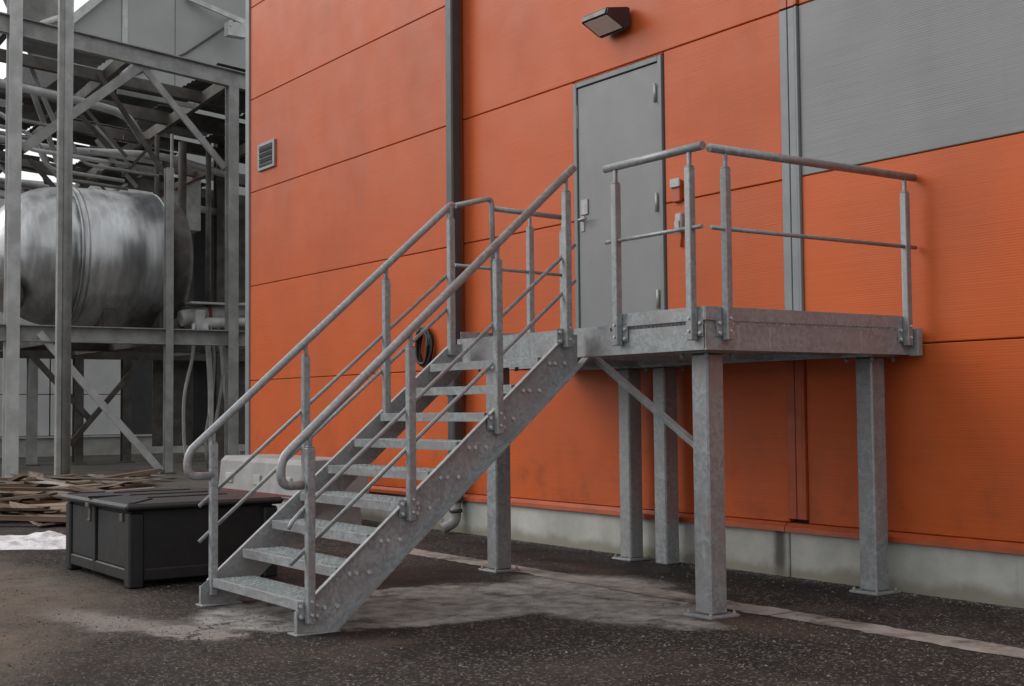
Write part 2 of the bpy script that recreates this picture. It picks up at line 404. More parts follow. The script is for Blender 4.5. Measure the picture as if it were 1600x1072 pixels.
# floodlight over the door
fl = thing('floodlight', (-8.03, 0, 4.33), 'brown wedge-shaped floodlight on the orange wall above the grey door', 'wall light')
x0, x1 = -8.20, -7.87
body = [(x0, -.27, 4.312), (x0, -.26, 4.352), (x0, -.035, 4.395), (x0, -.035, 4.25), (x0, -.085, 4.222)]
hb = M()
for xa, xb in ((x0, x0+.014), (x1-.014, x1)):
    hb.prism([(xa, p[1], p[2]) for p in body], (xb-xa, 0, 0))
def slab(a, b_, th):
    d = (V((0, b_[0], b_[1]))-V((0, a[0], a[1]))).normalized(); n = V((0, -d.z, d.y))*th
    return [(x0+.0145, a[0], a[1]), (x0+.0145, b_[0], b_[1]), (x0+.0145, b_[0]+n.y, b_[1]+n.z), (x0+.0145, a[0]+n.y, a[1]+n.z)]
for a, b_ in ((body[0], body[1]), (body[1], body[2]), (body[2], body[3]), (body[3], body[4])):
    hb.prism(slab(a[1:], b_[1:], .012), (x1-x0-.029, 0, 0))
part('housing', hb, LAMPB, fl)
gd = (V((0, -.085, 4.222))-V((0, -.27, 4.312))).normalized()
part('glass', M().bar(V(((x0+x1)/2, -.2675, 4.311))+gd*.012, V(((x0+x1)/2, -.0875, 4.2235))-gd*.012, x1-x0-.04, .006), GLASS, fl)
part('reflector', M().bar(((x0+x1)/2, -.235, 4.335), ((x0+x1)/2, -.075, 4.262), x1-x0-.05, .004), REFL, fl)
part('lamp_tube', M().cyl((x0+.07, -.165, 4.278), (x1-.07, -.165, 4.278), .010, 10), WHITEP, fl)
part('wall_bracket', M().b2((-8.10, -.034, 4.27), (-7.97, -.002, 4.38), .004), LAMPB, fl)
# small vent grille high at the left end
vg = thing('vent_grille', (-14.87, 0, 4.36), 'small grey louvred vent grille near the left end of the orange wall', 'vent')
part('frame', M().b2((-15.12, -.03, 4.19), (-15.07, -.002, 4.53), .004).b2((-14.68, -.03, 4.19), (-14.63, -.002, 4.53), .004).b2((-15.069, -.03, 4.49), (-14.681, -.002, 4.53), .004).b2((-15.069, -.03, 4.19), (-14.681, -.002, 4.225), .004), GALVD, vg)
part('back_plate', M().b2((-15.07, -.006, 4.22), (-14.68, -.003, 4.5)), DARK, vg)
for i in range(4):
    z = 4.455-.07*i
    part('slat', M().box((-14.875, -.022, z), (.386, .05, .006), Matrix.Rotation(rad(-38), 3, 'X')), GALVD, vg)
# downpipe
dp = thing('downpipe', (-10.42, -.1, 0), 'dark grey rainwater downpipe running down the joint in the orange wall', 'downpipe')
part('pipe', M().b2((-10.475, -.155, .33), (-10.358, -.045, 9.9), .014), PIPEG, dp)
part('round_shoe', M().tube(fillet([(-10.417, -.10, .36), (-10.417, -.10, .11), (-10.47, -.22, .05)], .09, 6), .050, 14), STEEL, dp)
part('collar', M().b2((-10.485, -.165, .30), (-10.348, -.035, .345), .006).cyl((-10.417, -.10, .20), (-10.417, -.10, .235), .063, 14), PIPEG, dp)
for z in (1.3, 6.7): part('bracket', M().b2((-10.482, -.16, z), (-10.351, -.023, z+.035), .004), PIPEG, dp)
# little switch boxes right of the door
sb = thing('bell_box', (-7.35, 0, 2.84), 'small box with a clear hinged cover on the orange wall right of the door', 'switch box')
part('back_box', M().b2((-7.405, -.035, 2.75), (-7.315, -.002, 2.92), .006), TRIMO, sb)
part('cover', M().b2((-7.41, -.052, 2.86), (-7.30, -.036, 2.93), .005), CHROME, sb)
sb = thing('key_safe', (-7.33, 0, 2.57), 'small silver key safe on the orange wall, lower than the switch box', 'key safe')
part('body', M().b2((-7.365, -.05, 2.53), (-7.29, -.002, 2.66), .01), CHROME, sb)
part('flap', M().b2((-7.355, -.062, 2.50), (-7.30, -.051, 2.60), .004), CHROME, sb)
part('conduit', M().cyl((-7.33, -.012, 2.40), (-7.33, -.012, 2.53), .009, 8), TRIMO, sb)
# coil of black hose hung on the wall
hc = thing('hose_coil', (-11.08, 0, 1.8), 'coil of black hose hung on the orange wall behind the top of the stairs', 'hose')
for i in range(5):
    ps = []
    for a in range(25):
        t = 2*math.pi*a/24; r_ = .155+.012*math.sin(i*2.1)
        ps.append((-11.08+r_*math.cos(t)*.8+.006*i, -.03-.022*(i % 3)-.008*math.sin(3*t+i), 1.80+r_*1.15*math.sin(t)+.012*math.cos(i)))
    part('loop', M().tube(ps, .016, 8, False), BLACK, hc)
part('hook', M().b2((-11.105, -.12, 1.94), (-11.055, -.002, 1.965), .004), STEELD, hc)

# ------------------------------------------------------------------ landing platform
ZT, ZB = 1.635, 1.492
XL, XR, YF, YB = -7.75, -5.20, -1.80, -.035
ld = thing('landing_platform', (-6.5, -.9, 0), 'galvanised steel landing on square columns in front of the grey door', 'landing')
def channel(name, p, q, inward, mat=GALV, h=ZT-ZB, w=.055, t=.008, z=ZB):
    """web outside, flanges pointing 'inward'"""
    p, q, inn = V((*p, z)), V((*q, z)), V((*inward, 0)); u = (q-p)
    o = M(); up = V((0, 0, 1))
    prof = [inn*-.006, inn*w, inn*w+up*t, inn*t+up*t, inn*t+up*(h-t), inn*w+up*(h-t), inn*w+up*h, up*h, up*t, inn*-.006+up*t]
    o.prism([p+v for v in prof], u); return part(name, o, mat, ld)
channel('beam', (XL+.016, YF), (XR-.016, YF), (0, 1))
channel('beam', (XR, YF-.001), (XR, YB), (-1, 0), GALVD, h=ZT-ZB+.002, z=ZB-.001)
channel('beam', (XL, YF-.001), (XL, YB-.075), (1, 0), h=ZT-ZB+.002, z=ZB-.001)
channel('beam', (-8.75, YB), (XR-.009, YB), (0, -1))
channel('beam', (-8.75, -.78), (XL-.002, -.78), (0, 1))
channel('beam', (-8.75, -.778), (-8.75, YB-.002), (1, 0))
for x in (-7.1, -6.45, -5.8):
    part('joist', M().b2((x-.025, YF+.06, ZB+.02), (x+.025, YB-.06, ZT-.012), .003), GALVD, ld)
def grating(lo, hi, z, sx=.034, sy=.034, h=.03, t=.004):
    o = M(); n = int((hi[0]-lo[0])/sx)
    for i in range(n+1): o.b2((lo[0]+i*sx-t/2, lo[1], z-h), (lo[0]+i*sx+t/2, hi[1], z))
    n = int((hi[1]-lo[1])/sy)
    for i in range(n+1): o.b2((lo[0], lo[1]+i*sy-t/2, z-h*.6), (hi[0], lo[1]+i*sy+t/2, z-.0012))
    return o
part('deck_grating', grating((XL+.01, YF+.012), (XR-.012, YB-.01), ZT+.034), GRATE, ld, kind='stuff')
part('deck_grating', grating((-8.74, -.77), (XL-.004, YB-.01), ZT+.034), GRATE, ld, kind='stuff')
part('deck_edge', M().b2((XL+.02, YF+.004, ZT+.001), (-6.03, YF+.011, ZT+.036)), GALV, ld)
# toe boards
part('toe_board', M().b2((-6.02, YF-.004, ZT+.020), (XR+.002, YF-.0105, ZT+.096), .001), GALV, ld)
part('toe_board', M().b2((XR+.004, YF-.0105, ZT+.020), (XR+.0105, -.10, ZT+.096), .001), GALVD, ld)
part('toe_board', M().b2((XL-.010, YF+.05, ZT+.012), (XL-.004, -.72, ZT+.092), .001), GALV, ld)
# end plate on the wall end of the side beam
part('end_plate', M().b2((XR+.001, -.075, ZB-.01), (XR+.075, -.030, ZT+.02), .003), GALVD, ld)
# columns
def column(x, y, w=.132, base=True, top=ZB, mat=GALV, lean=0):
    c = part('column', M().b2((x-w/2, y-w/2, .016 if base else 0), (x+w/2, y+w/2, top-.012), .010), mat, ld)
    if base:
        part('base_plate', M().b2((x-.112, y-.112, 0), (x+.112, y+.112, .0155), .003), mat, c)
        bm_ = M()
        for sx in (-1, 1):
            for sy in (-1, 1): bm_.bolt((x+sx*.09, y+sy*.09, .0155), (0, 0, 1), .011, .012).cyl((x+sx*.09, y+sy*.09, .027), (x+sx*.09, y+sy*.09, .036), .006, 8)
        part('bolt', bm_, GALVD, c, kind='stuff')
    part('cap_plate', M().b2((x-.125, y-.125, top-.0118), (x+.125, y+.125, top-.001), .002), mat, c)
    bm_ = M()
    for sx in (-1, 1):
        for sy in (-1, 1): bm_.bolt((x+sx*.1, y+sy*.1, top-.0118), (0, 0, -1), .013, .03)
    part('bolt', bm_, GALVD, c, kind='stuff')
column(-5.398, -1.605); column(-5.430, -.165); column(-7.775, -.17, mat=GALVD); column(-7.840, -1.375)
column(-7.375, -.16, .135, False, mat=GALV)
part('knee_brace', M().bar((-6.42, -1.62, 1.52), (-5.47, -1.62, .965), .05, .006, (0, 0, 1)).bar((-6.42, -1.597, 1.49), (-5.47, -1.597, .935), .006, .05, (0, 0, 1)), GALV, ld)

def post(x, y, z0, zr, parent, n_plate=None, w=.045):
    """square post up to just under the rail, narrowed neck, bolts; n_plate: outward normal of the fixing plate"""
    p = part('rail_post', M().b2((x-w/2, y-w/2, z0), (x+w/2, y+w/2, zr-.105), .004), GALV, parent)
    nk = M(); nk.b2((x-w*.42, y-w*.42, zr-.1045), (x+w*.42, y+w*.42, zr-.094), .003)
    nk.b2((x-.0115, y-.0115, zr-.0938), (x+.0115, y+.0115, zr-.018), .004)
    part('neck', nk, GALV, p)
    if n_plate:
        nx, ny = n_plate; tx, ty = -ny, nx; c = V((x-nx*(w/2+.003), y-ny*(w/2+.003), 0)); pl = M(); bt = M()
        for zz in (.035,):
            q = c+V((0, 0, z0+.07)); pl.box(q, (abs(tx)*.125+abs(nx)*.0055, abs(ty)*.125+abs(ny)*.0055, .095), None, .001)
        for s_ in (-1, 1):
            for zz in (.04, .095): bt.bolt(c+V((tx*s_*.047+nx*.003, ty*s_*.047+ny*.003, z0+zz)), (nx, ny, 0), .010, .014)
        bt.bolt((x+nx*w/2, y+ny*w/2, z0+.05), (nx, ny, 0), .008, .009); bt.bolt((x+nx*w/2, y+ny*w/2, z0+.12), (nx, ny, 0), .008, .009)
        part('fixing_plate', pl, GALVD, p); part('bolt', bt, BOLT, p, kind='stuff')
    return p
def rail(name, pts, r, parent, fil=.09, n=14):
    return part(name, M().tube(fillet(pts, fil) if len(pts) > 2 else pts, r, n), GALV, parent)
RY = YF-.034
for x in (-5.915, -5.275): post(x, RY, 1.545, 2.612, ld, (0, -1))
rail('handrail', [(-6.01, RY, 2.612), (-5.165, RY, 2.612)], .0245, ld)
rail('mid_rail', [(-6.01, RY, 2.168), (-5.180, RY, 2.168)], .0125, ld, n=8)
RX = XR+.034
for y in (-1.665, -.118): post(RX, y, 1.545, 2.604, ld, (1, 0))
rail('handrail', [(RX, -1.785, 2.604), (RX, -.02, 2.604)], .0245, ld)
rail('mid_rail', [(RX, -1.785, 2.163), (RX, -.02, 2.163)], .0125, ld, n=8)
# left side of the landing: return loop and side rails
rail('handrail', [(-7.735, -1.80, 2.625), (-7.72, -1.50, 2.702), (-7.715, -1.485, 1.67)], .0195, ld, .045)
rail('handrail', [(-7.745, -1.475, 2.632), (-7.745, -.80, 2.615)], .0195, ld)
rail('mid_rail', [(-7.745, -1.80, 2.20), (-7.745, -.82, 2.178)], .0125, ld, n=8)
post(-7.745, -1.14, 1.60, 2.618, ld); post(-7.745, -.83, 1.60, 2.612, ld)

# ------------------------------------------------------------------ staircase
st = thing('steel_staircase', (-6.92, -2.8, 0), 'galvanised open-tread steel staircase rising to the landing', 'staircase')
RISE, GO, NX0, NX1 = .165, .1945, -7.545, -6.312
def stringer(xw, sgn):
    o = M(); t = .008*sgn
    A = [(-3.745, .0), (-3.745, .118), (-3.700, .150), (-1.935, 1.628), (-1.842, 1.628), (-1.842, 1.442), (-3.535, .0)]
    o.prism([(xw, *p) for p in A], (t, 0, 0))
    s = part('stringer', o, GALV, st)
    f = M(); xe = xw+t+.0004*sgn
    f.prism([(xe, -3.700, .150), (xe, -1.935, 1.628), (xe, -1.935, 1.6185), (xe, -3.694, .146)], (.022*sgn, 0, 0))
    f.prism([(xe, -3.535, .0005), (xe, -1.80, 1.4785), (xe, -1.807, 1.486), (xe, -3.546, .0045)], (.062*sgn, 0, 0))
    f.prism([(xe, -3.745, .118), (xe, -3.745, .01), (xe, -3.737, .01), (xe, -3.737, .118)], (.022*sgn, 0, 0))
    part('flange', f, GALV, s)
    bt = M()
    for k in range(9):
        y = -3.69+GO*k; z = RISE*(k+1)-.03
        for dy in (.07, .115, .19): bt.bolt((xw+t, y+dy, z-.005), (sgn, 0, 0), .0115, .011)
    part('bolt', bt, BOLT, s, kind='stuff')
    part('foot_plate', M().b2((xw-.05, -3.76, .0005), (xw+.06, -3.50, .008), .001), GALVD, s)
    return s
stringer(-7.592, -1); stringer(-6.300, 1)
TD = .262
fr = M(); Wd = NX1-NX0
fr.b2((0, 0, -.052), (Wd, .005, 0), .001); fr.b2((0, .0055, -.012), (Wd, .030, -.0008)); fr.b2((0, TD-.004, -.038), (Wd, TD, -.001))
fr.b2((0, .0055, -.052), (.005, TD-.0045, -.001)); fr.b2((Wd-.005, .0055, -.052), (Wd, TD-.0045, -.001))
tread_me = fr.mesh('tread'); tread_me.materials.append(GALV)
gt = M(); sx = .030
for i in range(1, int(Wd/sx)+1): gt.b2((i*sx-.002, .006, -.038), (i*sx+.002, TD-.005, -.009))
for i in range(8):
    y = .018+i*.033
    for j in range(1, int(Wd/sx)+1):
        if j*sx+.012 > Wd-.006: continue
        gt.box((j*sx-(sx/2 if i % 2 else 0), y, -.0035), (.021, .0065, .007), Matrix.Rotation(rad(38 if (i+j) % 2 else -38), 3, 'Z'))
grate_me = gt.mesh('grating'); grate_me.materials.append(GRATE)
rot = random.Random(2)
for k in range(9):
    t_ = shared('tread', tread_me, st, (NX0, -3.69+GO*k, RISE*(k+1)))
    gq = bpy.data.objects.new('grating', grate_me); COL.objects.link(gq); gq.parent = t_; tag(gq, kind='stuff')
RS = .877
def rz(y): return 1.078+RS*(y+3.67)
PY = (-3.675, -3.055, -2.46, -1.945)
XRr, XLr = -6.2535, -7.572
for x, z0s in ((XRr, (.055, .56, 1.03, 1.545)), (XLr, (.06, .60, 1.10, 1.55))):
    for y, z0 in zip(PY, z0s): post(x, y, z0, rz(y)+.012, st, (1, 0) if x == XRr else None)
rail('handrail', [(XRr, -3.715, .785), (XRr, -3.842, .785), (XRr, -3.842, .925), (XRr, -1.885, rz(-1.885)+.012)], .0245, st, .10)
rail('handrail', [(XLr, -3.68, .785), (XLr, -3.842, .785), (XLr, -3.842, .925), (XLr, -1.955, rz(-1.955)+.005), (XLr-.16, -1.83, 2.626)], .0245, st, .10)
for off, hook in ((0, True), (.222, True)):
    a = (XRr-.03, -1.86, 2.183-off); b_ = (XRr-.03, -3.70, .655-off*1.0)
    rail('mid_rail', [a, b_, (XRr-.03, -3.765, b_[2]-.062), (XRr-.03, -3.785, b_[2]-.10)] if off == 0 else [a, (XRr-.03, -3.775, b_[2]-.064)], .0125, st, .06, 8)
for z0, z1 in ((2.135, .600), (1.90, .385)):
    rail('mid_rail', [(XLr-.030, -1.925, z0), (XLr-.030, -3.755, z1)], .0125, st, n=8)

# ------------------------------------------------------------------ black storage box
bx = thing('storage_box', (-9.3, -3.3, 0), 'black lidded storage box on the ground left of the stairs', 'storage box')
X0, X1, Y0, Y1, HB = -10.02, -8.58, -3.855, -2.78, .515
part('body', M().b2((X0+.03, Y0+.03, .06), (X1-.03, Y1-.03, HB-.005)), BLACKP, bx)
for x, y in ((X0, Y0), (X1, Y0), (X0, Y1), (X1, Y1)):
    sx = 1 if x == X0 else -1; sy = 1 if y == Y0 else -1
    part('corner_post', M().b2((x, y, .0), (x+sx*.105, y+sy*.105, HB-.012), .012), BLACK, bx)
for y, sy in ((Y0, 1), (Y1, -1)):
    part('bottom_rail', M().b2((X0+.107, y+sy*.008, .045), (X1-.107, y+sy*.06, .125), .008), BLACK, bx)
for x, sx in ((X0, 1), (X1, -1)):
    part('bottom_rail', M().b2((x+sx*.008, Y0+.107, .045), (x+sx*.06, Y1-.107, .125), .008), BLACK, bx)
for x in (X0+.32, X0+.62):
    part('side_panel', M().b2((x-.2 if x < X0+.4 else X0+.72, Y0+.018, .13), (X0+.60 if x < X0+.4 else X1-.11, Y0+.029, HB-.02), .004), BLACKP, bx)
part('centre_strap', M().b2((X0+.635, Y0+.006, .046), (X0+.69, Y0+.028, HB-.01), .004), BLACK, bx)
lid = part('lid', M().b2((X0-.035, Y0-.035, HB), (X1+.035, Y1+.035, HB+.05), .018), BLACK, bx)
q = M(); q.hull([(X0-.01, Y0-.01, HB+.0495), (X1+.01, Y0-.01, HB+.0495), (X1+.01, Y1+.01, HB+.0495), (X0-.01, Y1+.01, HB+.0495), (X0+.22, Y0+.22, HB+.062), (X1-.22, Y0+.22, HB+.062), (X1-.22, Y1-.22, HB+.062), (X0+.22, Y1-.22, HB+.062)],
     [(0, 1, 5, 4), (1, 2, 6, 5), (2, 3, 7, 6), (3, 0, 4, 7), (4, 5, 6, 7), (3, 2, 1, 0)])
part('lid_top', q, BLACK, lid)
for i in range(3):
    x = X0+.36+i*.36
    part('rib', M().b2((x-.02, Y0+.24, HB+.0615), (x+.02, Y1-.24, HB+.070), .004), BLACK, lid)
for p, q in (((X0+.02, Y0+.02), (X0+.22, Y0+.22)), ((X1-.02, Y0+.02), (X1-.22, Y0+.22))):
    part('rib', M().bar((*p, HB+.050), (*q, HB+.062), .035, .016), BLACK, lid)
part('lid_seam', M().b2((X0+.655, Y0-.036, HB+.0505), (X0+.675, Y0+.215, HB+.066)), BLACKP, lid)
part('latch', M().b2((X0+.63, Y0-.047, HB-.01), (X0+.70, Y0-.036, HB+.02), .003).b2((X0+.645, Y0-.03, HB-.10), (X0+.685, Y0-.012, HB-.011), .003).cyl((X0+.64, Y0-.025, HB-.105), (X0+.69, Y0-.025, HB-.105), .010, 8), STEELD, bx)
part('hasp', M().b2((X1-.17, Y0-.012, HB-.075), (X1-.11, Y0+.010, HB-.02), .003), STEELD, bx)

# ------------------------------------------------------------------ stacked precast blocks by the wall
def block(z0, z1, x0, x1, mat_, label):
    o = thing('precast_block', ((x0+x1)/2, -.95, z0), label, 'concrete block')
    part('block', M().prism([(x0, -1.28, z0), (x0, -1.25, z1-.05), (x0, -1.20, z1), (x0, -.66, z1), (x0, -.62, z1-.05), (x0, -.60, z0)], (x1-x0, 0, 0)), mat_, o)
    part('edge_band', M().b2((x0+.02, -1.2835, z0+.012), (x1-.02, -1.276, z0+.03)), RED, o)
    for x in (x0+.35, (x0+x1)/2, x1-.35): part('lifting_slot', M().b2((x-.14, -1.288, z0+.10), (x+.02, -1.262, z0+.2), .004), CONC, o)
block(0.0, .325, -13.2, -11.35, CONCB, 'pale precast concrete block lying under another block beside the orange wall')
block(.328, .70, -13.32, -11.2, CONCB, 'pale precast concrete block on top of another block beside the orange wall')

# ------------------------------------------------------------------ rear steel frame
sf = thing('pipe_rack', (-27, 2, 0), 'tall weathered steel frame with beams and braces around the horizontal tank', 'pipe rack')
def hcol(name, x, y, z0, z1, w, mat_):
    t = .018; o = M(); o.b2((x-w/2, y-w/2, z0), (x-w/2+t, y+w/2, z1)); o.b2((x+w/2-t, y-w/2, z0), (x+w/2, y+w/2, z1)); o.b2((x-w/2+t+.0005, y-.008, z0), (x+w/2-t-.0005, y+.008, z1))
    c = part(name, o, mat_, sf); part('base_plate', M().b2((x-w*.8, y-w*.8, 0), (x+w*.8, y+w*.8, .03), .004), STEELD, c); return c
def ibeam(x, y0, y1, z0a, z1a, z0b, z1b, w, mat_):
    t = .02; o = M()
    for xa, xb, lo in ((x-w/2, x+w/2, 0), (x-.008, x+.008, 1), (x-w/2, x+w/2, 2)):
        if lo == 0: za0, za1, zb0, zb1 = z0a, z0a+t, z0b, z0b+t
        elif lo == 1: za0, za1, zb0, zb1 = z0a+t, z1a-t, z0b+t, z1b-t
        else: za0, za1, zb0, zb1 = z1a-t, z1a, z1b-t, z1b
        o.prism([(xa, y0, za0), (xa, y0, za1), (xa, y1, zb1), (xa, y1, zb0)], (xb-xa, 0, 0))
    return part('beam', o, mat_, sf)
hcol('column', -24, -.78, .0, 11, .225, STEELL); hcol('column', -24, 2.10, 0, 5.85, .145, STEEL); hcol('column', -24, 3.38, 0, 7.60, .205, STEEL)
part('column', M().cyl((-22.7, -.22, .02), (-22.7, -.22, 11), .105, 20).b2((-22.72, -.38, .02), (-22.60, -.30, 11), .004), STEEL, sf)
ibeam(-24, -6, 9, 8.46, 8.80, 7.08, 7.42, .15, STEEL)
ibeam(-24.05, -6, 9, 2.46, 2.76, 2.46, 2.76, .20, STEEL); ibeam(-27.4, -6, 9, 2.46, 2.76, 2.46, 2.76, .20, STEELD); ibeam(-30, -6, 9, 2.40, 2.72, 2.40, 2.72, .20, STEELD)
for y in (.2, 2.1, 4.4): part('beam', M().b2((-30.1, y-.06, 2.48), (-24.18, y+.06, 2.70)), STEELD, sf)
for y in (1.17, 2.19, 3.30): hcol('column', -30, y, 0, 2.40, .20, STEELD if y > 1.5 else STEEL)
for y in (-2, 5.6): hcol('column', -30, y, 0, 7.9, .24, STEELD)
for p, q, w, mm in (((-24.02, 1.56, 7.78), (-24.02, -.62, 5.93), .17, STEEL), ((-24.03, 1.56, 7.78), (-24.03, 3.24, 5.98), .12, STEEL), ((-24.02, -.3, 2.62), (-24.02, 1.98, .05), .13, STEELL),
                    ((-29.9, 1.1, 2.5), (-29.9, 2.45, 1.0), .13, STEELD), ((-29.8, 1.95, .45), (-29.8, 3.7, 2.5), .12, STEELD), ((-25.5, 1.2, 7.9), (-25.5, 2.75, 5.75), .09, STEELD), ((-27, .3, 7.8), (-27, 1.0, 5.9), .10, STEEL), ((-26, .0, 8.0), (-26, .55, 6.8), .08, STEEL)):
    part('brace', M().bar(p, q, .06, w, (0, 0, 1)), mm, sf)
for i, (x, z, dz) in enumerate(((-25.7, 7.92, .22), (-27.7, 7.85, .26), (-29.6, 7.75, .24), (-31.6, 7.65, .28), (-33.6, 7.5, .30))):
    part('purlin', M().bar((x, -6, z+.5), (x, 8.5, z-.55), .16, dz), STEELD, sf)
for y in (-.85, 1.4, 3.45, 5.6): part('rafter', M().bar((-24.1, y, 8.12-.09*y), (-34.4, y, 7.5-.09*y), .12, .24), STEELD, sf)
cl_ = random.Random(17)
for i in range(26):
    x = cl_.uniform(-33, -24.8); y = cl_.uniform(-2.2, 3.2); z = cl_.uniform(6.5, 7.7)-.1*(y > 1)
    d = cl_.choice(((0, 1.6, -.1), (-2.2, .1, 0), (.1, .9, -1.0), (-.3, -.7, -.9), (.05, .02, -1.3), (-1.4, 1.2, .1)))
    part('strut', M().bar((x, y, z), (x+d[0], y+d[1], z+d[2]), .05, cl_.uniform(.05, .10)), cl_.choice((STEELD, STEELD, STEEL)), sf)
for i in range(9):
    x = -25-.95*i; y = cl_.uniform(-1.4, 2.4)
    part('small_pipe', M().tube(fillet([(x, y-2.5, 7.0+.05*i), (x, y, 6.75+.05*i), (x-.3, y+.4, 6.2), (x-.3, y+2.0, 6.1)], .25), cl_.uniform(.03, .055), 8), cl_.choice((STEELD, STEEL, STEELL)), sf)
# roof sheets with gaps where daylight comes through
rr = random.Random(11)
for i in range(9):
    for j in range(8):
        x = -24.3-i*1.12; y = -5.5+j*1.75
        if y > 2.4: keep = rr.random() < .72
        else: keep = rr.random() < .18
        if not keep: continue
        z = 8.42-.09*y-.055*(i*1.12); o = M(); n = 9
        ps = [(x-1.1*k/n, (.035 if k % 2 else 0)) for k in range(n+1)]
        o.prism([(a, y, z+b_) for a, b_ in ps]+[(a, y, z+b_+.006) for a, b_ in ps[::-1]], (0, 1.7, -.153))
        part('roof_sheet', o, STEELD if rr.random() < .8 else STEEL, sf)

# horizontal tank
tk = thing('tank', (-25.6, 1, 2.76), 'large horizontal tank in dull silver sheet cladding on the steel frame', 'tank')
TC = V((-25.6, 0, 4.20)); TR = 1.375
def lathe(prof, n=56, wob=0.):
    o = M(); rings = []
    for k, (y, r) in enumerate(prof):
        ring = []
        for a in range(n):
            t = 2*math.pi*a/n; rr_ = r*(1+wob*(math.sin(t*14+.7*k)*.6+.4*math.sin(t*23)) )
            ring.append(o.bm.verts.new((TC.x+rr_*math.cos(t), y, TC.z+rr_*math.sin(t))))
        rings.append(ring)
    for a, b_ in zip(rings, rings[1:]):
        for k in range(n):
            f = o.bm.faces.new((a[k], a[(k+1) % n], b_[(k+1) % n], b_[k])); f.smooth = True
    o.bm.faces.new(rings[0][::-1]); o.bm.faces.new(rings[-1]); return o
part('shell', lathe([(.55, TR), (2.28, TR)]), TANK, tk)
part('dome_end', lathe([(.55-1.50*math.sin(a), max(TR*math.cos(a)*.995, .02)) for a in [i*math.pi/2/14 for i in range(14, -1, -1)]], 56, .012), TANK, tk)
for y in (.55, .66, 2.26): part('seam_band', lathe([(y-.02, TR-.01), (y-.02, TR+.008), (y+.02, TR+.008), (y+.02, TR-.01)]), TANK, tk)
part('end_section', lathe([(2.29, TR*.93), (2.62, TR*.93), (2.75, TR*.86)]), STEELD, tk)
for y in (1.2, 2.3): part('saddle', M().b2((-26.5, y-.12, 2.765), (-24.7, y+.12, 3.15)), STEELD, tk)
part('dome_shade_recess', M().cyl((-24.95, -.50, 3.45), (-24.90, -.80, 3.35), .34, 20), STEELD, tk)  # dark disc standing in for the shade and recess low on the dome
# pipes and hoses right of the tank
mf = thing('pipe_manifold', (-24.7, 3.2, 2.77), 'white-wrapped pipe manifold resting on the frame right of the tank', 'pipework')
part('pipe', M().tube(fillet([(-24.75, 2.62, 3.02), (-24.75, 3.1, 3.12), (-24.75, 4.6, 3.3)], .2), .16, 14), WHITEP, mf)
part('pipe', M().tube([(-24.55, 2.95, 2.93), (-24.55, 4.6, 2.98)], .11, 12), WHITEP, mf)
part('valve_box', M().b2((-24.62, 2.82, 2.77), (-24.44, 3.02, 3.18), .02), WHITEP, mf)
part('flange', M().cyl((-24.75, 3.15, 3.13), (-24.75, 3.20, 3.135), .21, 16), RED, mf)
part('ledge', M().b2((-24.95, 2.7, 3.30), (-24.4, 4.6, 3.34)), STEELL, mf)
part('support', M().b2((-24.8, 2.7, 2.765), (-24.45, 4.5, 2.815)), STEELD, mf)
for y, x, rr_, mm in ((2.9, -26.9, .05, STEELD), (3.12, -26.6, .035, STEEL), (3.62, -27.3, .09, STEELD), (4.1, -27.0, .06, STEELD)):
    part('riser', M().cyl((x, y, 2.78), (x, y, 7.1), rr_, 10), mm, mf)
hr = random.Random(5)
for i, (y, ye, mm) in enumerate(((2.76, 2.62, STEELL), (3.02, 3.16, STEELL), (3.14, 3.05, STEEL), (3.33, 3.72, STEELL), (3.45, 3.20, STEEL))):
    hs_ = [(-24.42-.05*i, y, 2.9), (-24.40, y+.06*math.sin(i), 2.3), (-24.45, (y+ye)/2-.12*math.cos(i*2), 1.5), (-24.55, ye, .6), (-24.6, ye+.1, .05)]
    o = part('hose', M().tube(fillet(hs_, .35), .035 if i != 1 else .06, 8), mm)
    tag(o, ('thin pale hose bowing out leftmost below the white manifold', 'thick pale hose hanging straight below the white manifold', 'thin grey hose close beside the thick pale hose', 'pale hose slanting right behind the wide frame column', 'thin grey hose rightmost at its top below the white manifold')[i], 'hose', 'hoses hanging below the manifold')
# pale pipes added under the canopy to stand in for bright daylight patches
for i, pts in enumerate((((-25.8, -3, 7.75), (-25.6, .6, 7.35), (-25.9, 1.9, 7.25), (-27, 2.6, 7.0)), ((-28.4, -3, 7.3), (-28.4, 1.2, 6.85), (-28.0, 3.4, 6.9), (-28, 5, 6.6)), ((-31, -1, 6.6), (-31, 3.4, 6.35), (-30.2, 4.4, 6.2), (-30, 6, 6.0)))):
    o = part('bright_patch_pipe', M().tube(fillet(pts, .5), .085, 12), STEELL)
    tag(o, ('pale pipe added for bright patches just under the front beam of the canopy', 'pale pipe added for bright patches across the middle of the canopy', 'pale pipe added for bright patches lowest at the back of the canopy')[i], 'pipe', 'pale pipes added under the canopy')
du = thing('duct', (-27, .4, 9), 'grey slanting round duct rising above the left end of the top beam', 'duct')
part('pipe', M().tube([(-27, .75, 8.75), (-27, -.15, 10.6), (-27, -.9, 12.2)], .55, 20), STEEL, du)
part('collar', M().cyl((-27, .60, 9.06), (-27, .55, 9.16), .60, 20), STEELL, du)
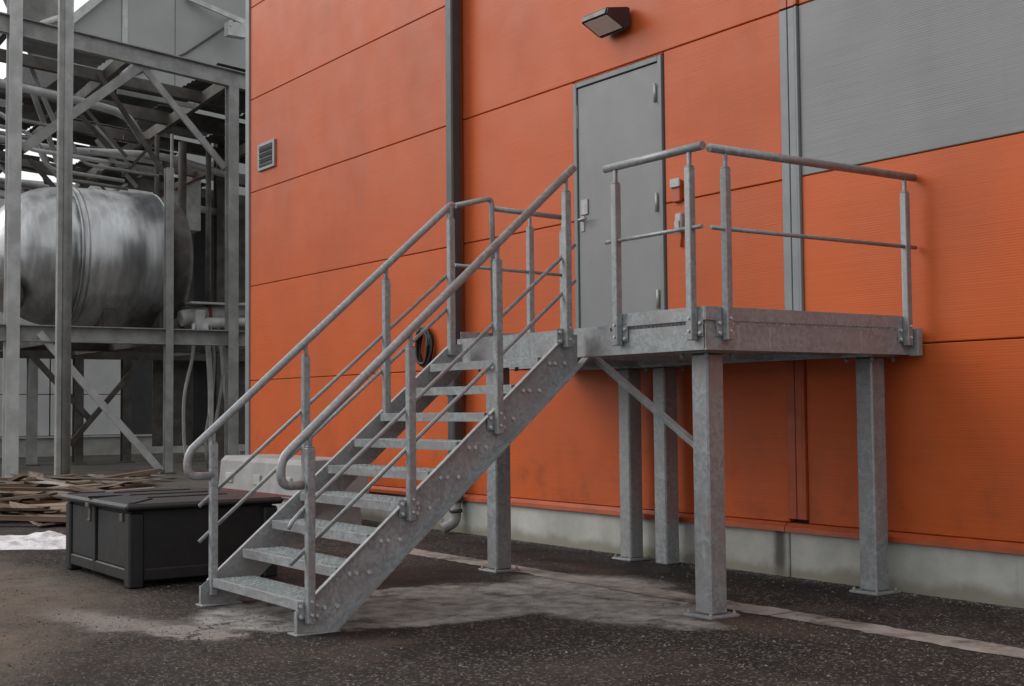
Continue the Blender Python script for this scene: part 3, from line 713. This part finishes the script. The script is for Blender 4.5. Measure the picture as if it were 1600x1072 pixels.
# dark sheet screen behind the manifold
scn = thing('sheet_screen', (-30.3, 6.2, 0), 'dark sheet metal screen behind the frame beside the orange wall', 'screen')
for i in range(5):
    y = 4.05+i*1.02
    part('sheet', M().b2((-30.36-.03*(i % 2), y, .35), (-30.33-.03*(i % 2), y+1.0, 6.55-.1*(i % 3))), SHEET if i % 2 else STEELD, scn)
part('rail', M().b2((-30.31, 4.0, 3.2), (-30.25, 9.2, 3.3)), STEELD, scn)
wc = thing('white_tarp_box', (-28.2, 3.3, 5.6), 'pale sheet-covered casing with a red edge behind the tank top', 'casing')
part('casing', M().prism([(-28.2, 3.0, 5.3), (-28.2, 4.4, 5.3), (-28.2, 4.4, 6.5), (-28.2, 3.0, 5.75)], (-.8, 0, 0)), WHITEP, wc)
part('edge', M().bar((-28.18, 3.0, 5.77), (-28.18, 4.4, 6.52), .05, .05), RED, wc)

# ------------------------------------------------------------------ buildings behind
bb = thing('grey_hall', (-37, 9, 0), 'tall grey clad hall behind the steel frame with a sloping roof edge', 'building')
XB = -36
part('wall', M().prism([(XB-.1, 3.75, 10.7), (XB-.1, 6.72, 10.7), (XB-.1, 6.72, .55), (XB-.1, 16, .55), (XB-.1, 16, 20.5), (XB-.1, 11, 20), (XB-.1, 3.75, 12.0)], (-8, 0, 0)), DARK, bb)
for i, (a, b_) in enumerate(((3.70, 5.12), (5.30, 6.68), (6.70, 10.2), (10.25, 16))):
    zt0, zt1 = 11.95+(a-3.73)*1.0, min(11.95+(b_-3.73)*1.0, 20.3)
    part('wall_panel', M().prism([(XB, a, 2.9 if i > 1 else 10.6), (XB, b_, 2.9 if i > 1 else 10.6), (XB, b_, zt1), (XB, a, zt0)], (-.09, 0, 0)), CLAD, bb)
part('vertical_trim', M().b2((XB-.08, 5.13, 10.62), (XB+.04, 5.29, 13.2), .01), STEELL, bb)
part('roof_edge', M().bar((XB+.05, 3.5, 11.83), (XB+.05, 12, 20.33), .3, .22), STEELL, bb)
part('bracket_arm', M().bar((XB+.1, 7.0, 13.25), (XB+.7, 8.6, 12.6), .1, .14).bar((XB+.1, 8.4, 12.95), (XB+.9, 8.0, 12.35), .08, .08).b2((XB+.6, 7.95, 12.1), (XB+.9, 8.5, 12.5)), STEELL, bb)
part('cable', M().tube([(XB+.05, 5.4, 10.7), (XB+.06, 7.0, 11.6), (XB+.05, 8.5, 12.8)], .03, 6), STEELD, bb)
lb = thing('low_shed', (-36, 2, 0), 'low grey clad shed with a pale concrete base seen under the tank', 'building')
part('wall', M().b2((XB-6, -25, .5), (XB+.05, 6.66, 7.2)), DARK, lb)
part('wall', M().b2((XB+.02, 6.67, .5), (XB+.05, 10, 2.87)), DARK, lb)
for i in range(10):
    y0 = -20+i*2.9
    for j in range(6):
        y1 = min(y0+2.88, 5.35 if j < 2 else 6.64)
        if y1-y0 < .3: continue
        part('wall_panel', M().b2((XB+.052, y0+.02, .56+1.12*j + (.08 if j == 2 else 0)), (XB+.11, y1, .56+1.12*(j+1)-.02), .006), CLADL, lb)
part('roof', M().b2((XB-6.2, -25.2, 7.22), (XB+.3, 6.68, 7.42)), STEELL, lb)
part('door', M().b2((XB+.052, 5.40, .50), (XB+.10, 6.55, 2.86)), SHEET, lb)
part('door', M().b2((XB+.052, 6.60, .50), (XB+.10, 9.8, 2.86)), SHEET, lb)
for y0 in range(-20, 10, 3): part('plinth_block', M().b2((XB-.1, y0+.01, -.1), (XB+.09, y0+2.99, .49), .01), CONCF, lb)
part('sill', M().b2((XB+.05, -20, .495), (XB+.17, 10, .545)), STEELL, lb)

# ------------------------------------------------------------------ boards, snow, chips
br = random.Random(21)
u = V((.575, .818, 0))
boards = []
for k in range(6):
    L = (.8, 1.1, 1.4, .55, 1.7, .9)[k]; w = (.18, .26, .12, .38, .15, .3)[k]; h = (.035, .045, .03, .025, .05, .03)[k]
    o = M(); n = 5
    t = bmesh.new(); bmesh.ops.create_cube(t, size=1); bmesh.ops.subdivide_edges(t, edges=[e for e in t.edges if abs(e.verts[0].co.x-e.verts[1].co.x) > .5], cuts=3)
    for v in t.verts:
        x = v.co.x; v.co = V((x*L, v.co.y*w*(1-.15*br.random()), v.co.z*h))
        if abs(x) > .49: v.co.x += br.uniform(-.22, .12)*(1 if x > 0 else -1)
    o.join(t); me = o.mesh('board'); me.materials.append(WOOD); boards.append(me)
for i in range(120):
    f = (i/120)**.8; X = -13.55-9.3*f; yc = -3.5+ (X+13.5)*-.34
    X += br.uniform(-.5, .5); Y = yc+br.uniform(-1.5, 1.25)+.25
    if X > -13.2: continue
    lay = br.choice((0, 0, 0, 1, 1, 2)) if f < .75 else br.choice((0, 0, 1))
    o = bpy.data.objects.new('board', br.choice(boards)); COL.objects.link(o)
    o.location = (X, Y, .03+.05*lay+br.uniform(0, .03)); a = math.atan2(u.y, u.x)+br.gauss(0, .75)
    o.rotation_euler = (br.gauss(0, .10), br.gauss(0, .07), a)
    tag(o, 'weathered board lying in the loose timber heap beyond the black box', 'board', 'boards in the loose timber heap')
# patch of old snow
sn = M(); n = 46; cx, cy = -12.25, -3.75; grid = []
for i in range(n+1):
    row = []
    for j in range(n+1):
        a, b_ = i/n*2-1, j/n*2-1; p = V((cx, cy, 0))+u*(a*1.5)+V((-.818, .575, 0))*(b_*.5)
        r = math.sqrt(a*a+b_*b_); h = max(0, 1-r**2.2+.35*mn.noise(p*2.3))*.10
        h *= .72+.5*mn.noise(p*4)+.35*mn.noise(p*11); row.append(sn.bm.verts.new((p.x, p.y, max(h, 0)-.006)))
    grid.append(row)
for i in range(n):
    for j in range(n):
        q = (grid[i][j], grid[i+1][j], grid[i+1][j+1], grid[i][j+1])
        if max(v.co.z for v in q) > 0: f = sn.bm.faces.new(q); f.smooth = True
for v in [v for v in sn.bm.verts if not v.link_faces]: sn.bm.verts.remove(v)
tag(part('snow', sn, SNOW), kind='stuff')
# stone chips on the asphalt
cr = random.Random(9); vs = []; fs = []
cp = V((0, -6.757, 0)); fw = V((-.818, .575, 0)); rt = V((.575, .818, 0))
for i in range(31500):
    d = 4.2+(cr.random()**1.7)*9; s = cr.uniform(-.45, .45)*d
    p = cp+fw*d+rt*s
    if i >= 27000: p = V((cr.uniform(-12.5, -3.5), -.022-abs(cr.gauss(0, .07)), 0))
    elif p.y > -.05: continue
    if -8.0 < p.x < -5.2 and -3.6 < p.y < -.9 and cr.random() < .85: continue
    r = cr.uniform(.003, .0075) if cr.random() < .96 else cr.uniform(.0075, .013); a = cr.random()*6.28; e = cr.uniform(.5, 1)
    b0 = len(vs)
    for k in range(4):
        t = a+k*math.pi/2; rr_ = r*(1 if k % 2 else e); vs.append((p.x+rr_*math.cos(t), p.y+rr_*math.sin(t), .0005))
    vs.append((p.x+cr.uniform(-.3, .3)*r, p.y+cr.uniform(-.3, .3)*r, r*cr.uniform(.5, .9)))
    fs += [(b0, b0+1, b0+4), (b0+1, b0+2, b0+4), (b0+2, b0+3, b0+4), (b0+3, b0, b0+4)]
me = bpy.data.meshes.new('gravel'); me.from_pydata(vs, [], fs); me.materials.append(CHIP)
o = bpy.data.objects.new('gravel', me); COL.objects.link(o); tag(o, kind='stuff')
